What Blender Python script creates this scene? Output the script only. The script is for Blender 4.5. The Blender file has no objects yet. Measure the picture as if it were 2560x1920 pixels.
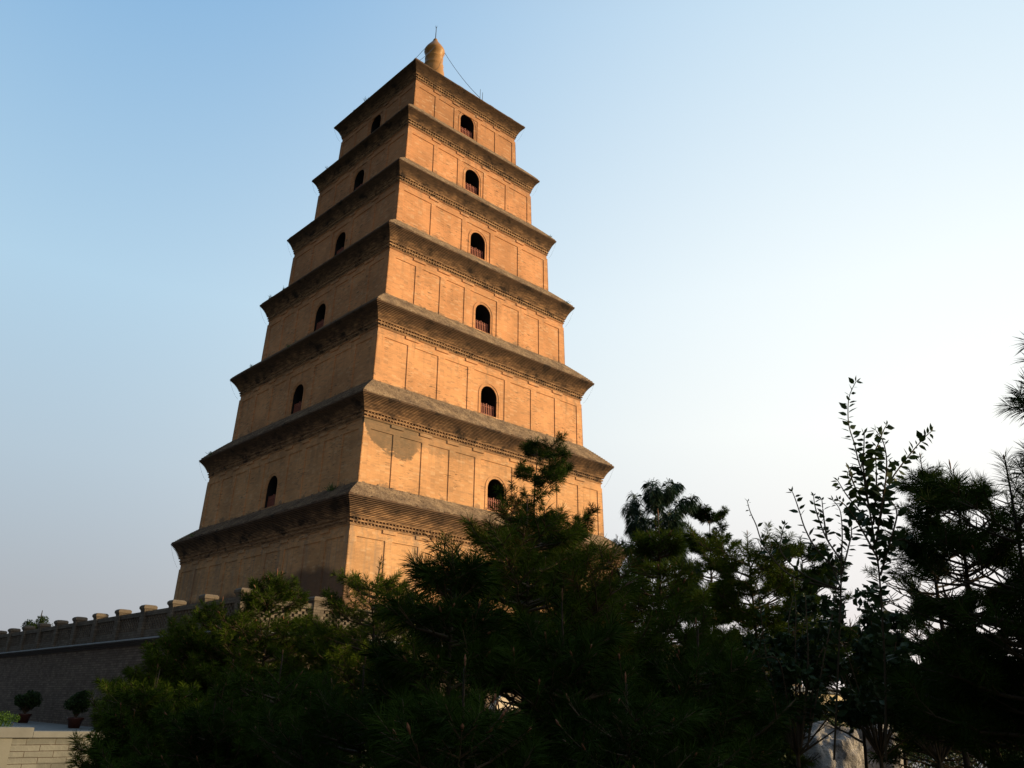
import bpy, bmesh, math, random
import numpy as np
from mathutils import Vector, Matrix, Euler
R_ = math.radians
scene = bpy.context.scene
COL = scene.collection

# ------------------------------------------------------------------ camera
CAM = np.array([-40.33028, -57.20381, 1.65045])
CROT = np.radians([111.1000814, -1.4184232, -43.0720631])
FPX = 2111.342
cam_d = bpy.data.cameras.new('camera')
cam_d.sensor_width = 36; cam_d.lens = 36*FPX/2560
cam_d.clip_start = 0.1; cam_d.clip_end = 5000
cam = bpy.data.objects.new('camera', cam_d)
cam.location = CAM; cam.rotation_euler = CROT
COL.objects.link(cam); scene.camera = cam

# ------------------------------------------------------------------ light
SKY, VEIL = 0.012, 0.97   # strengths of the two sky layers
SUN_EL = 15.0          # degrees above the horizon
SUN_PHI = 50.0         # degrees from the normal of the lit face (-y) towards +x
sx, sy = math.sin(R_(SUN_PHI))*math.cos(R_(SUN_EL)), -math.cos(R_(SUN_PHI))*math.cos(R_(SUN_EL))
sz = math.sin(R_(SUN_EL))
sd = bpy.data.lights.new('sun', 'SUN'); sd.energy = 5.0; sd.angle = R_(0.6); sd.color = (1.0, 0.76, 0.39)
sun = bpy.data.objects.new('sun', sd)
sun.rotation_euler = Vector((sx, sy, sz)).to_track_quat('Z', 'Y').to_euler()
COL.objects.link(sun)
w = bpy.data.worlds.new("World"); scene.world = w; w.use_nodes = True
nt = w.node_tree; nt.nodes.clear()
sky = nt.nodes.new('ShaderNodeTexSky'); sky.sky_type = 'NISHITA'; sky.sun_disc = False
sky.sun_elevation = R_(SUN_EL); sky.sun_rotation = math.atan2(sx, sy)
sky.air_density = 1.0; sky.dust_density = 4.0; sky.ozone_density = 2.0; sky.altitude = 0
# clear-evening haze: the Nishita sky plus a pale veil that brightens towards the sun and dims in the opposite quarter
def _N(t, **k):
    n = nt.nodes.new(t)
    for a_, v_ in k.items(): setattr(n, a_, v_)
    return n
def _math(op, a_, b_=0.0):
    n = _N('ShaderNodeMath', operation=op)
    for i_, v_ in enumerate((a_, b_)):
        if isinstance(v_, (int, float)): n.inputs[i_].default_value = v_
        else: nt.links.new(v_, n.inputs[i_])
    return n.outputs[0]
def _smooth(v_, a_, b_):
    n = _N('ShaderNodeMapRange', interpolation_type='SMOOTHSTEP'); nt.links.new(v_, n.inputs[0])
    n.inputs[1].default_value = a_; n.inputs[2].default_value = b_; return n.outputs[0]
def _ramp(v_, stops):
    n = _N('ShaderNodeValToRGB'); nt.links.new(v_, n.inputs[0]); e = n.color_ramp.elements
    e[0].position, e[0].color = stops[0][0], (*stops[0][1], 1)
    e[1].position, e[1].color = stops[-1][0], (*stops[-1][1], 1)
    for p_, c_ in stops[1:-1]:
        q = e.new(p_); q.color = (*c_, 1)
    return n.outputs[0]
tc = _N('ShaderNodeTexCoord'); sp_ = _N('ShaderNodeSeparateXYZ'); nt.links.new(tc.outputs['Generated'], sp_.inputs[0])
dx_, dy_, dz_ = sp_.outputs
hl = _math('SQRT', _math('ADD', _math('MULTIPLY', dx_, dx_), _math('ADD', _math('MULTIPLY', dy_, dy_), 1e-4)))
hs = math.hypot(sx, sy)
sdot = _math('DIVIDE', _math('ADD', _math('MULTIPLY', dx_, sx/hs), _math('MULTIPLY', dy_, sy/hs)), hl)
away = _ramp(dz_, [(0, (.40,.41,.45)), (.10, (.42,.45,.49)), (.24, (.46,.57,.66)), (.42, (.45,.65,.81)), (.70, (.24,.46,.73)), (1, (.14,.27,.48))])
near = _ramp(dz_, [(0, (.84,.74,.70)), (.12, (.93,.88,.86)), (.30, (1.06,1.07,1.02)), (.45, (.95,1.02,1.03)), (.70, (.63,.80,.93)), (1, (.20,.34,.55))])
mx = _N('ShaderNodeMix', data_type='RGBA'); nt.links.new(_smooth(sdot, -.55, .6), mx.inputs[0]); nt.links.new(away, mx.inputs[6]); nt.links.new(near, mx.inputs[7])
dim = _math('SUBTRACT', 1.0, _math('MULTIPLY', _smooth(_math('MULTIPLY', dx_, -1.0), .0, .55), .80))
bgv = _N('ShaderNodeBackground'); nt.links.new(mx.outputs[2], bgv.inputs[0]); nt.links.new(_math('MULTIPLY', dim, VEIL), bgv.inputs[1])
bg = _N('ShaderNodeBackground'); bg.inputs[1].default_value = SKY; nt.links.new(sky.outputs[0], bg.inputs[0])
ad = _N('ShaderNodeAddShader'); nt.links.new(bg.outputs[0], ad.inputs[0]); nt.links.new(bgv.outputs[0], ad.inputs[1])
wo = _N('ShaderNodeOutputWorld'); nt.links.new(ad.outputs[0], wo.inputs[0])
scene.view_settings.view_transform = 'Standard'; scene.view_settings.look = 'None'
scene.view_settings.exposure = 0.0; scene.view_settings.gamma = 1.0
scene.view_settings.use_curve_mapping = False
scene.cycles.max_bounces = 6; scene.cycles.diffuse_bounces = 3

# ------------------------------------------------------------------ helpers
def _rot():
    return np.array(Euler(CROT, 'XYZ').to_matrix())
CM = _rot()
def at(u, v, dist):
    """world point seen at photo pixel (2560 wide) at a horizontal distance"""
    d = CM @ np.array([(u-1280)/FPX, -(v-960)/FPX, -1.0])
    return CAM + d*dist/math.hypot(d[0], d[1])

def tag(o, label=None, cat=None, group=None, kind=None):
    if label: o['label'] = label
    if cat: o['category'] = cat
    if group: o['group'] = group
    if kind: o['kind'] = kind
    return o
def empty(name, loc=(0,0,0), rz=0.0):
    o = bpy.data.objects.new(name, None); COL.objects.link(o)
    o.location = loc; o.rotation_euler = (0,0,rz); o.empty_display_size = .2
    return o
def link(name, me, mats, parent=None):
    o = bpy.data.objects.new(name, me); COL.objects.link(o)
    for m in (mats if isinstance(mats,(list,tuple)) else [mats]): me.materials.append(m)
    if parent: o.parent = parent
    return o

class MB:
    def __init__(s): s.v=[]; s.f=[]; s.m=[]
    def add(s, vs, fs, mi=0):
        b=len(s.v); s.v.extend([tuple(map(float,p)) for p in vs]); s.f.extend([tuple(b+i for i in f) for f in fs]); s.m.extend([mi]*len(fs))
    def box(s, x0,x1,y0,y1,z0,z1, T=None, mi=0):
        vs=[(x0,y0,z0),(x1,y0,z0),(x1,y1,z0),(x0,y1,z0),(x0,y0,z1),(x1,y0,z1),(x1,y1,z1),(x0,y1,z1)]
        if T: vs=[T(p) for p in vs]
        s.add(vs,[(0,3,2,1),(4,5,6,7),(0,1,5,4),(1,2,6,5),(2,3,7,6),(3,0,4,7)],mi)
    def tube(s, pts, rads, n=6, mi=0, cap=True):
        pts=[Vector(p) for p in pts]; rings=[]
        up=Vector((0,0,1))
        b=len(s.v)
        for i,p in enumerate(pts):
            d=(pts[min(i+1,len(pts)-1)]-pts[max(i-1,0)])
            if d.length<1e-9: d=Vector((0,0,1))
            d.normalize()
            a=d.cross(up if abs(d.z)<.95 else Vector((1,0,0))).normalized(); c=d.cross(a)
            for k in range(n):
                t=2*math.pi*k/n
                s.v.append(tuple(p+(a*math.cos(t)+c*math.sin(t))*rads[i]))
        for i in range(len(pts)-1):
            for k in range(n):
                k2=(k+1)%n
                s.f.append((b+i*n+k,b+i*n+k2,b+(i+1)*n+k2,b+(i+1)*n+k)); s.m.append(mi)
        if cap:
            s.f.append(tuple(b+k for k in range(n))[::-1]); s.m.append(mi)
            e=b+(len(pts)-1)*n; s.f.append(tuple(e+k for k in range(n))); s.m.append(mi)
    def ring(s, prof, mi=0, close=False):
        """prof: list of (halfwidth, z): square ring loft"""
        b=len(s.v)
        for (a,z) in prof:
            s.v.extend([(-a,-a,z),(a,-a,z),(a,a,z),(-a,a,z)])
        for i in range(len(prof)-1):
            for k in range(4):
                k2=(k+1)%4
                s.f.append((b+i*4+k,b+i*4+k2,b+i*4+4+k2,b+i*4+4+k)); s.m.append(mi)
    def lathe(s, prof, n=24, mi=0):
        b=len(s.v)
        for (r,z) in prof:
            for k in range(n):
                t=2*math.pi*k/n; s.v.append((r*math.cos(t),r*math.sin(t),z))
        for i in range(len(prof)-1):
            for k in range(n):
                k2=(k+1)%n
                s.f.append((b+i*n+k,b+i*n+k2,b+i*n+n+k2,b+i*n+n+k)); s.m.append(mi)
    def build(s, name, mats, parent=None, smooth=False):
        me=bpy.data.meshes.new(name); me.from_pydata(s.v,[],s.f)
        me.polygons.foreach_set('material_index', s.m)
        if smooth: me.polygons.foreach_set('use_smooth',[True]*len(s.f))
        me.update()
        return link(name, me, mats, parent)

def np_mesh(name, V, F, mats, parent=None, mi=None):
    """V (n,3) F (m,k) constant k"""
    V=np.asarray(V,np.float32); F=np.asarray(F,np.int32)
    me=bpy.data.meshes.new(name)
    me.vertices.add(len(V)); me.vertices.foreach_set('co', V.ravel())
    k=F.shape[1]
    me.loops.add(F.size); me.loops.foreach_set('vertex_index', F.ravel())
    me.polygons.add(len(F)); me.polygons.foreach_set('loop_start', np.arange(0,F.size,k,dtype=np.int32))
    if mi is not None: me.polygons.foreach_set('material_index', np.asarray(mi,np.int32))
    me.update(calc_edges=True)
    return link(name, me, mats, parent)

# ------------------------------------------------------------------ materials
class NB:
    def __init__(s, name):
        s.mat=bpy.data.materials.new(name); s.mat.use_nodes=True
        s.t=s.mat.node_tree; s.t.nodes.clear()
        s.out=s.t.nodes.new('ShaderNodeOutputMaterial')
        s.b=s.t.nodes.new('ShaderNodeBsdfPrincipled'); s.t.links.new(s.b.outputs[0], s.out.inputs[0])
        s.b.inputs['Specular IOR Level'].default_value=.25
        s.geo=s.t.nodes.new('ShaderNodeNewGeometry')
    def L(s,a,b): s.t.links.new(a,b)
    def _set(s, sock, v):
        if isinstance(v,(int,float)): sock.default_value=v
        elif isinstance(v,(tuple,list)):
            sock.default_value = (*v,1) if len(v)==3 and len(sock.default_value)==4 else v
        else: s.L(v, sock)
    def math(s, op, a, b=0, c=None, clamp=False):
        n=s.t.nodes.new('ShaderNodeMath'); n.operation=op; n.use_clamp=clamp
        s._set(n.inputs[0],a); s._set(n.inputs[1],b)
        if c is not None: s._set(n.inputs[2],c)
        return n.outputs[0]
    def sep(s, v=None):
        n=s.t.nodes.new('ShaderNodeSeparateXYZ'); s.L(v or s.geo.outputs['Position'], n.inputs[0]); return n.outputs
    def comb(s, x=0,y=0,z=0):
        n=s.t.nodes.new('ShaderNodeCombineXYZ')
        for i,q in enumerate((x,y,z)): s._set(n.inputs[i],q)
        return n.outputs[0]
    def noise(s, vec, scale=1, detail=3, rough=.55, off=0.0):
        n=s.t.nodes.new('ShaderNodeTexNoise'); n.noise_dimensions='4D'; n.inputs['W'].default_value=off
        s._set(n.inputs['Vector'],vec)
        n.inputs['Scale'].default_value=scale; n.inputs['Detail'].default_value=detail; n.inputs['Roughness'].default_value=rough
        return n.outputs['Fac']
    def smooth(s, v, a, b):
        n=s.t.nodes.new('ShaderNodeMapRange'); n.interpolation_type='SMOOTHSTEP'
        s._set(n.inputs[0],v); s._set(n.inputs[1],a); s._set(n.inputs[2],b); return n.outputs[0]
    def mix(s, f, a, b, blend='MIX'):
        n=s.t.nodes.new('ShaderNodeMix'); n.data_type='RGBA'; n.blend_type=blend
        s._set(n.inputs[0],f); s._set(n.inputs[6],a); s._set(n.inputs[7],b); return n.outputs[2]
    def bump(s, h, strength=.3, dist=.02):
        n=s.t.nodes.new('ShaderNodeBump'); n.inputs['Strength'].default_value=strength; n.inputs['Distance'].default_value=dist
        s.L(h,n.inputs['Height']); s.L(n.outputs[0], s.b.inputs['Normal'])
    def brick(s, vec, c1, c2, mortar, bw, rh, ms):
        n=s.t.nodes.new('ShaderNodeTexBrick'); s.L(vec,n.inputs['Vector'])
        n.inputs['Color1'].default_value=(*c1,1); n.inputs['Color2'].default_value=(*c2,1); n.inputs['Mortar'].default_value=(*mortar,1)
        n.inputs['Scale'].default_value=1; n.inputs['Mortar Size'].default_value=ms; n.inputs['Brick Width'].default_value=bw; n.inputs['Row Height'].default_value=rh
        return n
    def done(s, col, rough=.85):
        s._set(s.b.inputs['Base Color'], col); s._set(s.b.inputs['Roughness'], rough); return s.mat

def simple(name, col, rough=.8, var=.25, scale=4, bump=0, metal=0):
    n=NB(name); f=n.noise(n.geo.outputs['Position'],scale,4)
    c=n.mix(f, tuple(x*(1-var) for x in col), tuple(x*(1+var) for x in col))
    if bump: n.bump(n.noise(n.geo.outputs['Position'],scale*4,4), .5, bump)
    n.b.inputs['Metallic'].default_value=metal
    return n.done(c, rough)

def wall_mat(name, base, storey):
    n=NB(name); x,y,z=n.sep(); u=n.math('ADD',x,y)
    uv=n.comb(u,z,0)
    br=n.brick(uv,(1,1,1),(.86,.84,.82),(.80,.77,.74),.40,.085,.012)
    big=n.noise(n.comb(x,y,z),.35,4,.6,storey*3.1)
    c=n.mix(n.smooth(big,.3,.7), tuple(q*.76 for q in base), tuple(q*1.1 for q in base))
    st=n.noise(n.comb(n.math('MULTIPLY',u,.5),n.math('MULTIPLY',z,7),0),1,4,.6,storey)
    c=n.mix(n.math('MULTIPLY',n.smooth(st,.45,.75),.22), c, (.24,.17,.12))
    c=n.mix(.75, c, n.mix(1.0, c, br.outputs['Color'],'MULTIPLY'))
    # missing mortar dashes, in patches
    d=n.noise(n.comb(n.math('MULTIPLY',u,1.5),n.math('MULTIPLY',z,15),0),1,2,.5,storey+9)
    patch=n.noise(n.comb(u,z,0),.45,2,.5,storey+4)
    dash=n.math('MULTIPLY',n.smooth(d,.60,.64),n.smooth(patch,.45,.60))
    c=n.mix(n.math('MULTIPLY',dash,.85), c, (.10,.065,.04))
    # rain streaks running down from the cornice, fading out
    rs=n.noise(n.comb(n.math('MULTIPLY',u,1.9),n.math('MULTIPLY',z,.16),0),1,5,.65,storey*7.7)
    rf=n.smooth(z,ST[storey]['zb']+.6,ST[storey]['zt'])
    c=n.mix(n.math('MULTIPLY',n.math('MULTIPLY',n.smooth(rs,.50,.68),rf),.42), c, (.19,.13,.09))
    # single bricks baked darker or paler
    wn=n.t.nodes.new('ShaderNodeTexWhiteNoise'); wn.noise_dimensions='2D'
    n.L(n.comb(n.math('FLOOR',n.math('DIVIDE',u,.38)),n.math('FLOOR',n.math('DIVIDE',z,.13)),0),wn.inputs['Vector'])
    c=n.mix(n.math('MULTIPLY',n.smooth(wn.outputs['Value'],.80,.98),.28), c, (.30,.17,.10))
    c=n.mix(n.math('MULTIPLY',n.smooth(wn.outputs['Value'],.15,.02),.22), c, (.85,.62,.40))
    # pale lime flecks
    fl=n.noise(n.comb(n.math('MULTIPLY',u,3),n.math('MULTIPLY',z,8),0),1,3,.6,storey+19)
    c=n.mix(n.math('MULTIPLY',n.smooth(fl,.68,.74),.4), c, (.72,.55,.36))
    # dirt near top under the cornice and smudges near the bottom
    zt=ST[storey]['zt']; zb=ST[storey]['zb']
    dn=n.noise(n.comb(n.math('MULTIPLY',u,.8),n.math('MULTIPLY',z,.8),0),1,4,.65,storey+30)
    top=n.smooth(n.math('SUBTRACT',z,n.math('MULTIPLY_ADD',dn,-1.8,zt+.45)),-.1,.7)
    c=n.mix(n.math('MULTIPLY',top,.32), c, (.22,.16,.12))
    dn2=n.noise(n.comb(n.math('MULTIPLY',u,.9),n.math('MULTIPLY',z,1.4),0),1,5,.7,storey+50)
    low=n.smooth(n.math('SUBTRACT',n.math('MULTIPLY_ADD',dn2,4.6,zb-2.15),z),0,.45)
    c=n.mix(n.math('MULTIPLY',low,.58), c, (.17,.12,.085))
    if storey==1:
        vs=n.noise(n.comb(n.math('MULTIPLY',u,2.2),n.math('MULTIPLY',z,.14),0),1,4,.6,5)
        c=n.mix(n.math('MULTIPLY',n.smooth(vs,.46,.66),.4), c, (.26,.21,.17))
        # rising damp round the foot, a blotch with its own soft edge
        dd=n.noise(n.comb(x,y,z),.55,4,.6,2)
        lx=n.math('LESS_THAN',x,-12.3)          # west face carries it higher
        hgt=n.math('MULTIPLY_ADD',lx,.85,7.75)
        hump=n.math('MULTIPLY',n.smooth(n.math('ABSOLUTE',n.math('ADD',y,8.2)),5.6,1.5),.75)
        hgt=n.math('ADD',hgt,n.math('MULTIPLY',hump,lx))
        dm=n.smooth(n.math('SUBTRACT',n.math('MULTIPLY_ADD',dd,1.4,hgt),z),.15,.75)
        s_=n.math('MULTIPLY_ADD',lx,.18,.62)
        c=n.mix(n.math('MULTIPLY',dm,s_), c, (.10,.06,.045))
    if storey==2:
        # weathered patch where the facing brick has gone, east of the corner on the south face
        rr=n.t.nodes.new('ShaderNodeFloatCurve'); cu=rr.mapping.curves[0]
        pts=[(0,.98),(.05,.62),(.11,.44),(.18,.33),(.34,.285),(.40,.46),(.47,.68),(.56,.60),(.67,.62),(.84,.72),(1,1)]
        cu.points[0].location=pts[0]; cu.points[1].location=pts[-1]
        for p in pts[1:-1]: cu.points.new(*p)
        rr.mapping.update()
        uu=n.math('DIVIDE',n.math('ADD',x,11.75),10.5,clamp=True); n.L(uu,rr.inputs['Value'])
        edge=n.noise(n.comb(x,n.math('MULTIPLY',z,2.5),0),1.1,7,.72)
        zl=n.math('MULTIPLY_ADD',rr.outputs[0],2.6,16.5)
        zl=n.math('MULTIPLY_ADD',edge,2.4,n.math('SUBTRACT',zl,1.2))
        m=n.smooth(n.math('SUBTRACT',z,zl),-.04,.18); m=n.math('MULTIPLY',m,n.math('MULTIPLY_ADD',n.smooth(x,-6.6,-7.8),.5,.5)); m=n.math('MULTIPLY',m,n.math('MULTIPLY_ADD',n.noise(n.comb(x,y,z),2.2,4,.7),.7,.6),clamp=True)
        m=n.math('MULTIPLY',m,n.math('LESS_THAN',y,-11.5))
        m=n.math('MULTIPLY',m,n.math('LESS_THAN',x,-1.2))
        c=n.mix(n.math('MULTIPLY',m,.86), c, (.17,.12,.075))
    h=n.math('ADD',br.outputs['Fac'],n.math('MULTIPLY',dash,1.5))
    h=n.math('ADD',n.math('MULTIPLY',h,-1),n.noise(n.comb(x,y,z),3,5))
    n.bump(h,.35,.03)
    return n.done(c,.92)

def cornice_mat(name, storey, k=1.0):
    n=NB(name); x,y,z=n.sep(); u=n.math('ADD',x,y)
    a=n.noise(n.comb(n.math('MULTIPLY',u,1.4),n.math('MULTIPLY',z,9),0),1,5,.7,storey)
    b=n.noise(n.comb(x,y,n.math('MULTIPLY',z,1.6)),.8,5,.7,storey+5)
    c=n.mix(n.smooth(a,.35,.7),(.15*k,.085*k,.048*k),(.58*k,.325*k,.165*k))
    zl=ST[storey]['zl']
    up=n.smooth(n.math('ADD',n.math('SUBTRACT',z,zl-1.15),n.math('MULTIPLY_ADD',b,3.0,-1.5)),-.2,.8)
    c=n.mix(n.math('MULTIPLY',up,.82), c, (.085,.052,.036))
    c=n.mix(n.math('MULTIPLY',n.smooth(b,.54,.64),.8), c, (.035,.025,.02))
    n.bump(a,.5,.03)
    return n.done(c,.95)
def slope_mat(name):
    n=NB(name); P=n.geo.outputs['Position']
    a=n.noise(P,1.1,5,.7); b=n.noise(P,7,4,.7)
    c=n.mix(n.smooth(a,.35,.7),(.16,.105,.075),(.38,.26,.165))
    c=n.mix(n.math('MULTIPLY',n.smooth(b,.52,.7),.6),c,(.42,.34,.26))
    c=n.mix(n.math('MULTIPLY',n.smooth(b,.5,.32),.8),c,(.06,.045,.035))
    n.bump(b,.7,.06); return n.done(c,.95)
def masonry(name, c1, c2, mor, bw, rh, ms, axis='u', dirt=.4):
    n=NB(name); x,y,z=n.sep(); u=n.math('ADD',x,y)
    wob=n.noise(n.geo.outputs['Position'],1.2,3)
    br=n.brick(n.comb(u,n.math('MULTIPLY_ADD',wob,rh*.35,z),0),c1,c2,mor,bw,rh,ms)
    a=n.noise(n.geo.outputs['Position'],.8,5,.65); b=n.noise(n.geo.outputs['Position'],9,4,.6)
    wn=n.t.nodes.new('ShaderNodeTexWhiteNoise'); wn.noise_dimensions='2D'
    n.L(n.comb(n.math('FLOOR',n.math('DIVIDE',u,bw)),n.math('FLOOR',n.math('DIVIDE',z,rh)),0),wn.inputs['Vector'])
    c0=n.mix(n.math('MULTIPLY',n.smooth(wn.outputs['Value'],.35,1.0),.55),br.outputs['Color'],tuple(q*.55 for q in c1))
    st=n.noise(n.comb(n.math('MULTIPLY',u,1.1),n.math('MULTIPLY',z,.25),0),1,5,.65,3)
    c0=n.mix(n.math('MULTIPLY',n.smooth(st,.48,.70),dirt),c0,(c1[0]*.5,c1[1]*.47,c1[2]*.43))
    c=n.mix(n.math('MULTIPLY',n.smooth(a,.4,.7),dirt),c0,tuple(q*.45 for q in c1))
    c=n.mix(n.math('MULTIPLY',n.smooth(b,.5,.75),.25),c,tuple(q*1.35 for q in c2))
    n.bump(n.math('MULTIPLY_ADD',br.outputs['Fac'],-1,b),.6,.02)
    return n.done(c,.9)
def leaf_mat(name, c1, c2, scale=2.0, rough=.45, trans=.18, spec=.3, tip=None):
    n=NB(name); P=n.geo.outputs['Position']
    f=n.noise(P,scale,3,.6); g=n.noise(P,scale*9,2)
    c=n.mix(n.smooth(f,.35,.65),c1,c2)
    c=n.mix(n.math('MULTIPLY',n.smooth(g,.5,.8),.45),c,tuple(q*1.7 for q in c2))
    n.b.inputs['Specular IOR Level'].default_value=spec
    n.done(c,rough)
    if trans:
        tr=n.t.nodes.new('ShaderNodeBsdfTranslucent'); n._set(tr.inputs[0],c)
        mx=n.t.nodes.new('ShaderNodeMixShader'); mx.inputs[0].default_value=trans
        n.L(n.b.outputs[0],mx.inputs[1]); n.L(tr.outputs[0],mx.inputs[2]); n.L(mx.outputs[0],n.out.inputs[0])
    return n.mat

# ------------------------------------------------------------------ storeys table (metres, measured from the photo)
_w =[12.65,11.78,10.60,9.50,8.42,7.25,6.10]
_zb=[ 5.60,14.98,22.62,30.08,37.35,44.35,51.05]
_zt=[12.10,19.45,26.85,34.15,41.15,47.95,54.20]
_zl=[13.78,20.94,28.42,35.77,42.65,49.30,55.61]
_a =[13.40,12.54,11.42,10.22,9.02,7.86,6.78]
ST={i+1:dict(w=_w[i],zb=_zb[i],zt=_zt[i],zl=_zl[i],a=_a[i]) for i in range(7)}
PIL={1:(.55,[-12.65,-9.97,-7.36,-4.75,-2.14]),2:(.55,[-11.78,-9.39,-6.97,-4.53,-2.12]),
     3:(.62,[-10.6,-7.92,-5.12,-2.22]),4:(.62,[-9.5,-6.98,-4.56,-2.07]),
     5:(.48,[-8.42,-5.14,-1.84]),6:(.46,[-7.25,-4.45,-1.74]),7:(.42,[-6.1,-3.85,-1.62])}

M_slope=slope_mat('weathered roof brick')
M_dark=simple('painted interior shade',(.022,.018,.018),.9,.4,1.5)  # near-black colour stands in for the shade inside the wall openings
M_iron=simple('red painted railing wood',(.40,.13,.085),.6,.3,6)
M_finial=simple('ochre glazed finial',(.40,.19,.05),.45,.22,1.6,.03)
M_metal=simple('grey metal rod',(.05,.055,.065),.5,.1,3,0,.6)
M_weed=leaf_mat('roof weeds',(.05,.09,.02),(.10,.14,.04),5)

# ------------------------------------------------------------------ the pagoda
rng=np.random.default_rng(7); random.seed(7)
pag=empty('pagoda',(0,0,4.6))
tag(pag,'tall square seven storey brick pagoda with arched windows and a gourd finial','pagoda')
PO=Vector((0,0,4.6))
def side_T(k):
    c,s=[(1,0),(0,1),(-1,0),(0,-1)][k]      # k=0 south, 1 east, 2 north, 3 west ; local: (u, out, z)
    def T(p):
        u,o,z=p
        x,y=u,-o
        return (c*x-s*y, s*x+c*y, z)
    return T
def shift(o):
    o.location=-PO; return o
def storey(i):
    S=ST[i]; w0,zb,zt,zl,a=S['w'],S['zb'],S['zt'],S['zl'],S['a']
    wd=lambda z: w0+.05-.10*(z-zb)/(zt-zb)
    k_=[.98,1.02,1.04,1.0,.95,.92,.72][i-1]; yg=[1.10,1.06,1.0,.97,.95,.94,.95][i-1]
    base=(.79*k_,.385*k_*yg,.178*k_*yg)
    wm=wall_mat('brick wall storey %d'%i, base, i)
    cm=cornice_mat('corbelled brick storey %d'%i, i, 1 if i<7 else .85)
    mb=MB()
    r=.82 if i>1 else 1.0
    zs=zb+.12 if i>1 else zb+.02
    zr=(zb+2.62-r) if i>1 else zb+1.6        # springing
    if i>1: zr=zs+(2.42-r)*1.0
    nA=14
    arch=[(r*math.cos(t),zr+r*math.sin(t)) for t in np.linspace(0,math.pi,nA+1)]   # from +r to -r
    pw,pe=PIL[i]
    pil=[(e,e+pw) for e in pe]; pil+= [(-b,-a_) for (a_,b) in pil[::-1]]
    wins=[]; rails=[]
    for k in range(4):
        T0=side_T(k)
        T=lambda p,T0=T0: T0((p[0],wd(p[2])+p[1],p[2]))     # p=(u, proud, z)
        zT=zt+.03
        # plain wall with the opening
        def q(pts): mb.add([T((u,0,z)) for u,z in pts],[tuple(range(len(pts)))])
        q([(-wd(zb),zb),(-r,zb),(-r,zT),(-wd(zT),zT)]); q([(r,zb),(wd(zb),zb),(wd(zT),zT),(r,zT)])
        q([(-r,zb),(r,zb),(r,zs),(-r,zs)])
        for j in range(nA):
            (u1,z1),(u2,z2)=arch[j],arch[j+1]
            q([(u2,z2),(u1,z1),(u1,zT),(u2,zT)])
        # pilasters, lintel, capitals: low relief on the same brick face
        for (e0,e1) in pil:
            e0_,e1_=max(e0,-wd(zt)+.0),min(e1,wd(zt)-.0)
            c0,c1=e0_,e1_
            if e0<-wd(zt)+.1: c0=None
            if e1> wd(zt)-.1: c1=None
            def ub(z,v,sg): return v if v is not None else sg*(wd(z)+.055)
            P=.055
            z0,z1=zb+.02,zt-.72
            vs=[(ub(z0,c0,-1),0,z0),(ub(z0,c1,1),0,z0),(ub(z1,c1,1),0,z1),(ub(z1,c0,-1),0,z1)]
            vs=[(u,-.01,z) for u,_,z in vs]+[(u,P,z) for u,_,z in vs]
            mb.add([T(p) for p in vs],[(4,5,6,7),(0,1,5,4),(1,2,6,5),(2,3,7,6),(3,0,4,7)])
            if c0 is not None and c1 is not None:
                m=(e0+e1)/2; cw=pw*.9
                mb.box(m-cw,m+cw*1.15,-.01,.075,zt-.26,zt-.06,T)
        hw=wd(zt-.5)+.055
        mb.box(-hw,hw,-.01,.055,zt-.72,zt-.42,T)
        mb.box(-wd(zt)-.06,wd(zt)+.06,-.01,.06,zt-.055,zt+.02,T)
        # window: reveal, back wall, arch surround, sill
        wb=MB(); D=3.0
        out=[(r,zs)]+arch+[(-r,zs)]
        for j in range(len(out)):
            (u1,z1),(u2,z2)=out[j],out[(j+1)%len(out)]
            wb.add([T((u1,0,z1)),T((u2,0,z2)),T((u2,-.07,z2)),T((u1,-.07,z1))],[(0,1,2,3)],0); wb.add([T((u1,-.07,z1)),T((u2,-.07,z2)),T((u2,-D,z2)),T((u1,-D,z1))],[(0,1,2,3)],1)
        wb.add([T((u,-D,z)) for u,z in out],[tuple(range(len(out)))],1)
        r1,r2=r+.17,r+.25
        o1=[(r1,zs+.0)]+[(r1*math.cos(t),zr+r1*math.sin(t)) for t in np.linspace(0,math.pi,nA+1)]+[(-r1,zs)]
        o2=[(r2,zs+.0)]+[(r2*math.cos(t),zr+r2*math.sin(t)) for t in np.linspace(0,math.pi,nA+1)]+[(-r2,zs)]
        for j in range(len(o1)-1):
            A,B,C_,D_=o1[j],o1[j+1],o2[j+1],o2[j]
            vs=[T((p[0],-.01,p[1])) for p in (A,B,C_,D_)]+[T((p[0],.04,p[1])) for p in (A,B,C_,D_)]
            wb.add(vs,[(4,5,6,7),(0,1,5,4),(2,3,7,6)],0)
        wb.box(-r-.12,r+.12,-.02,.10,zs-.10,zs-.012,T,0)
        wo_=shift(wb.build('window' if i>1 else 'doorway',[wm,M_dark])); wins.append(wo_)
        if i>1:
            rb=MB(); dz=-.26
            nb=9
            for j in range(nb):
                u=-r+.09+(2*r-.18)*j/(nb-1)
                h=.98 if j not in (4,) else 1.06
                rb.box(u-.03,u+.03,dz-.022,dz+.022,zs+.01,zs+h,T)
            rb.box(-r+.01,r-.01,dz-.03,dz-.0225,zs+.16,zs+.22,T); rb.box(-r+.01,r-.01,dz-.03,dz-.0225,zs+.78,zs+.84,T)
            rails.append(shift(rb.build('railing',M_iron)))
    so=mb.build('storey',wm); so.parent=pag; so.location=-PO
    for o in wins+rails: o.parent=so; o.location=(0,0,0)
    # cornice: two dentil rows, then corbelled courses curving out to the lip
    cb=MB(); prof=[(wd(zt)+.02,zt)]
    z=zt; W=wd(zt)
    prof+=[(W+.09,zt),(W+.09,zt+.08)]
    d1=(zt+.08,zt+.19); d2=(zt+.30,zt+.41)
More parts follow.
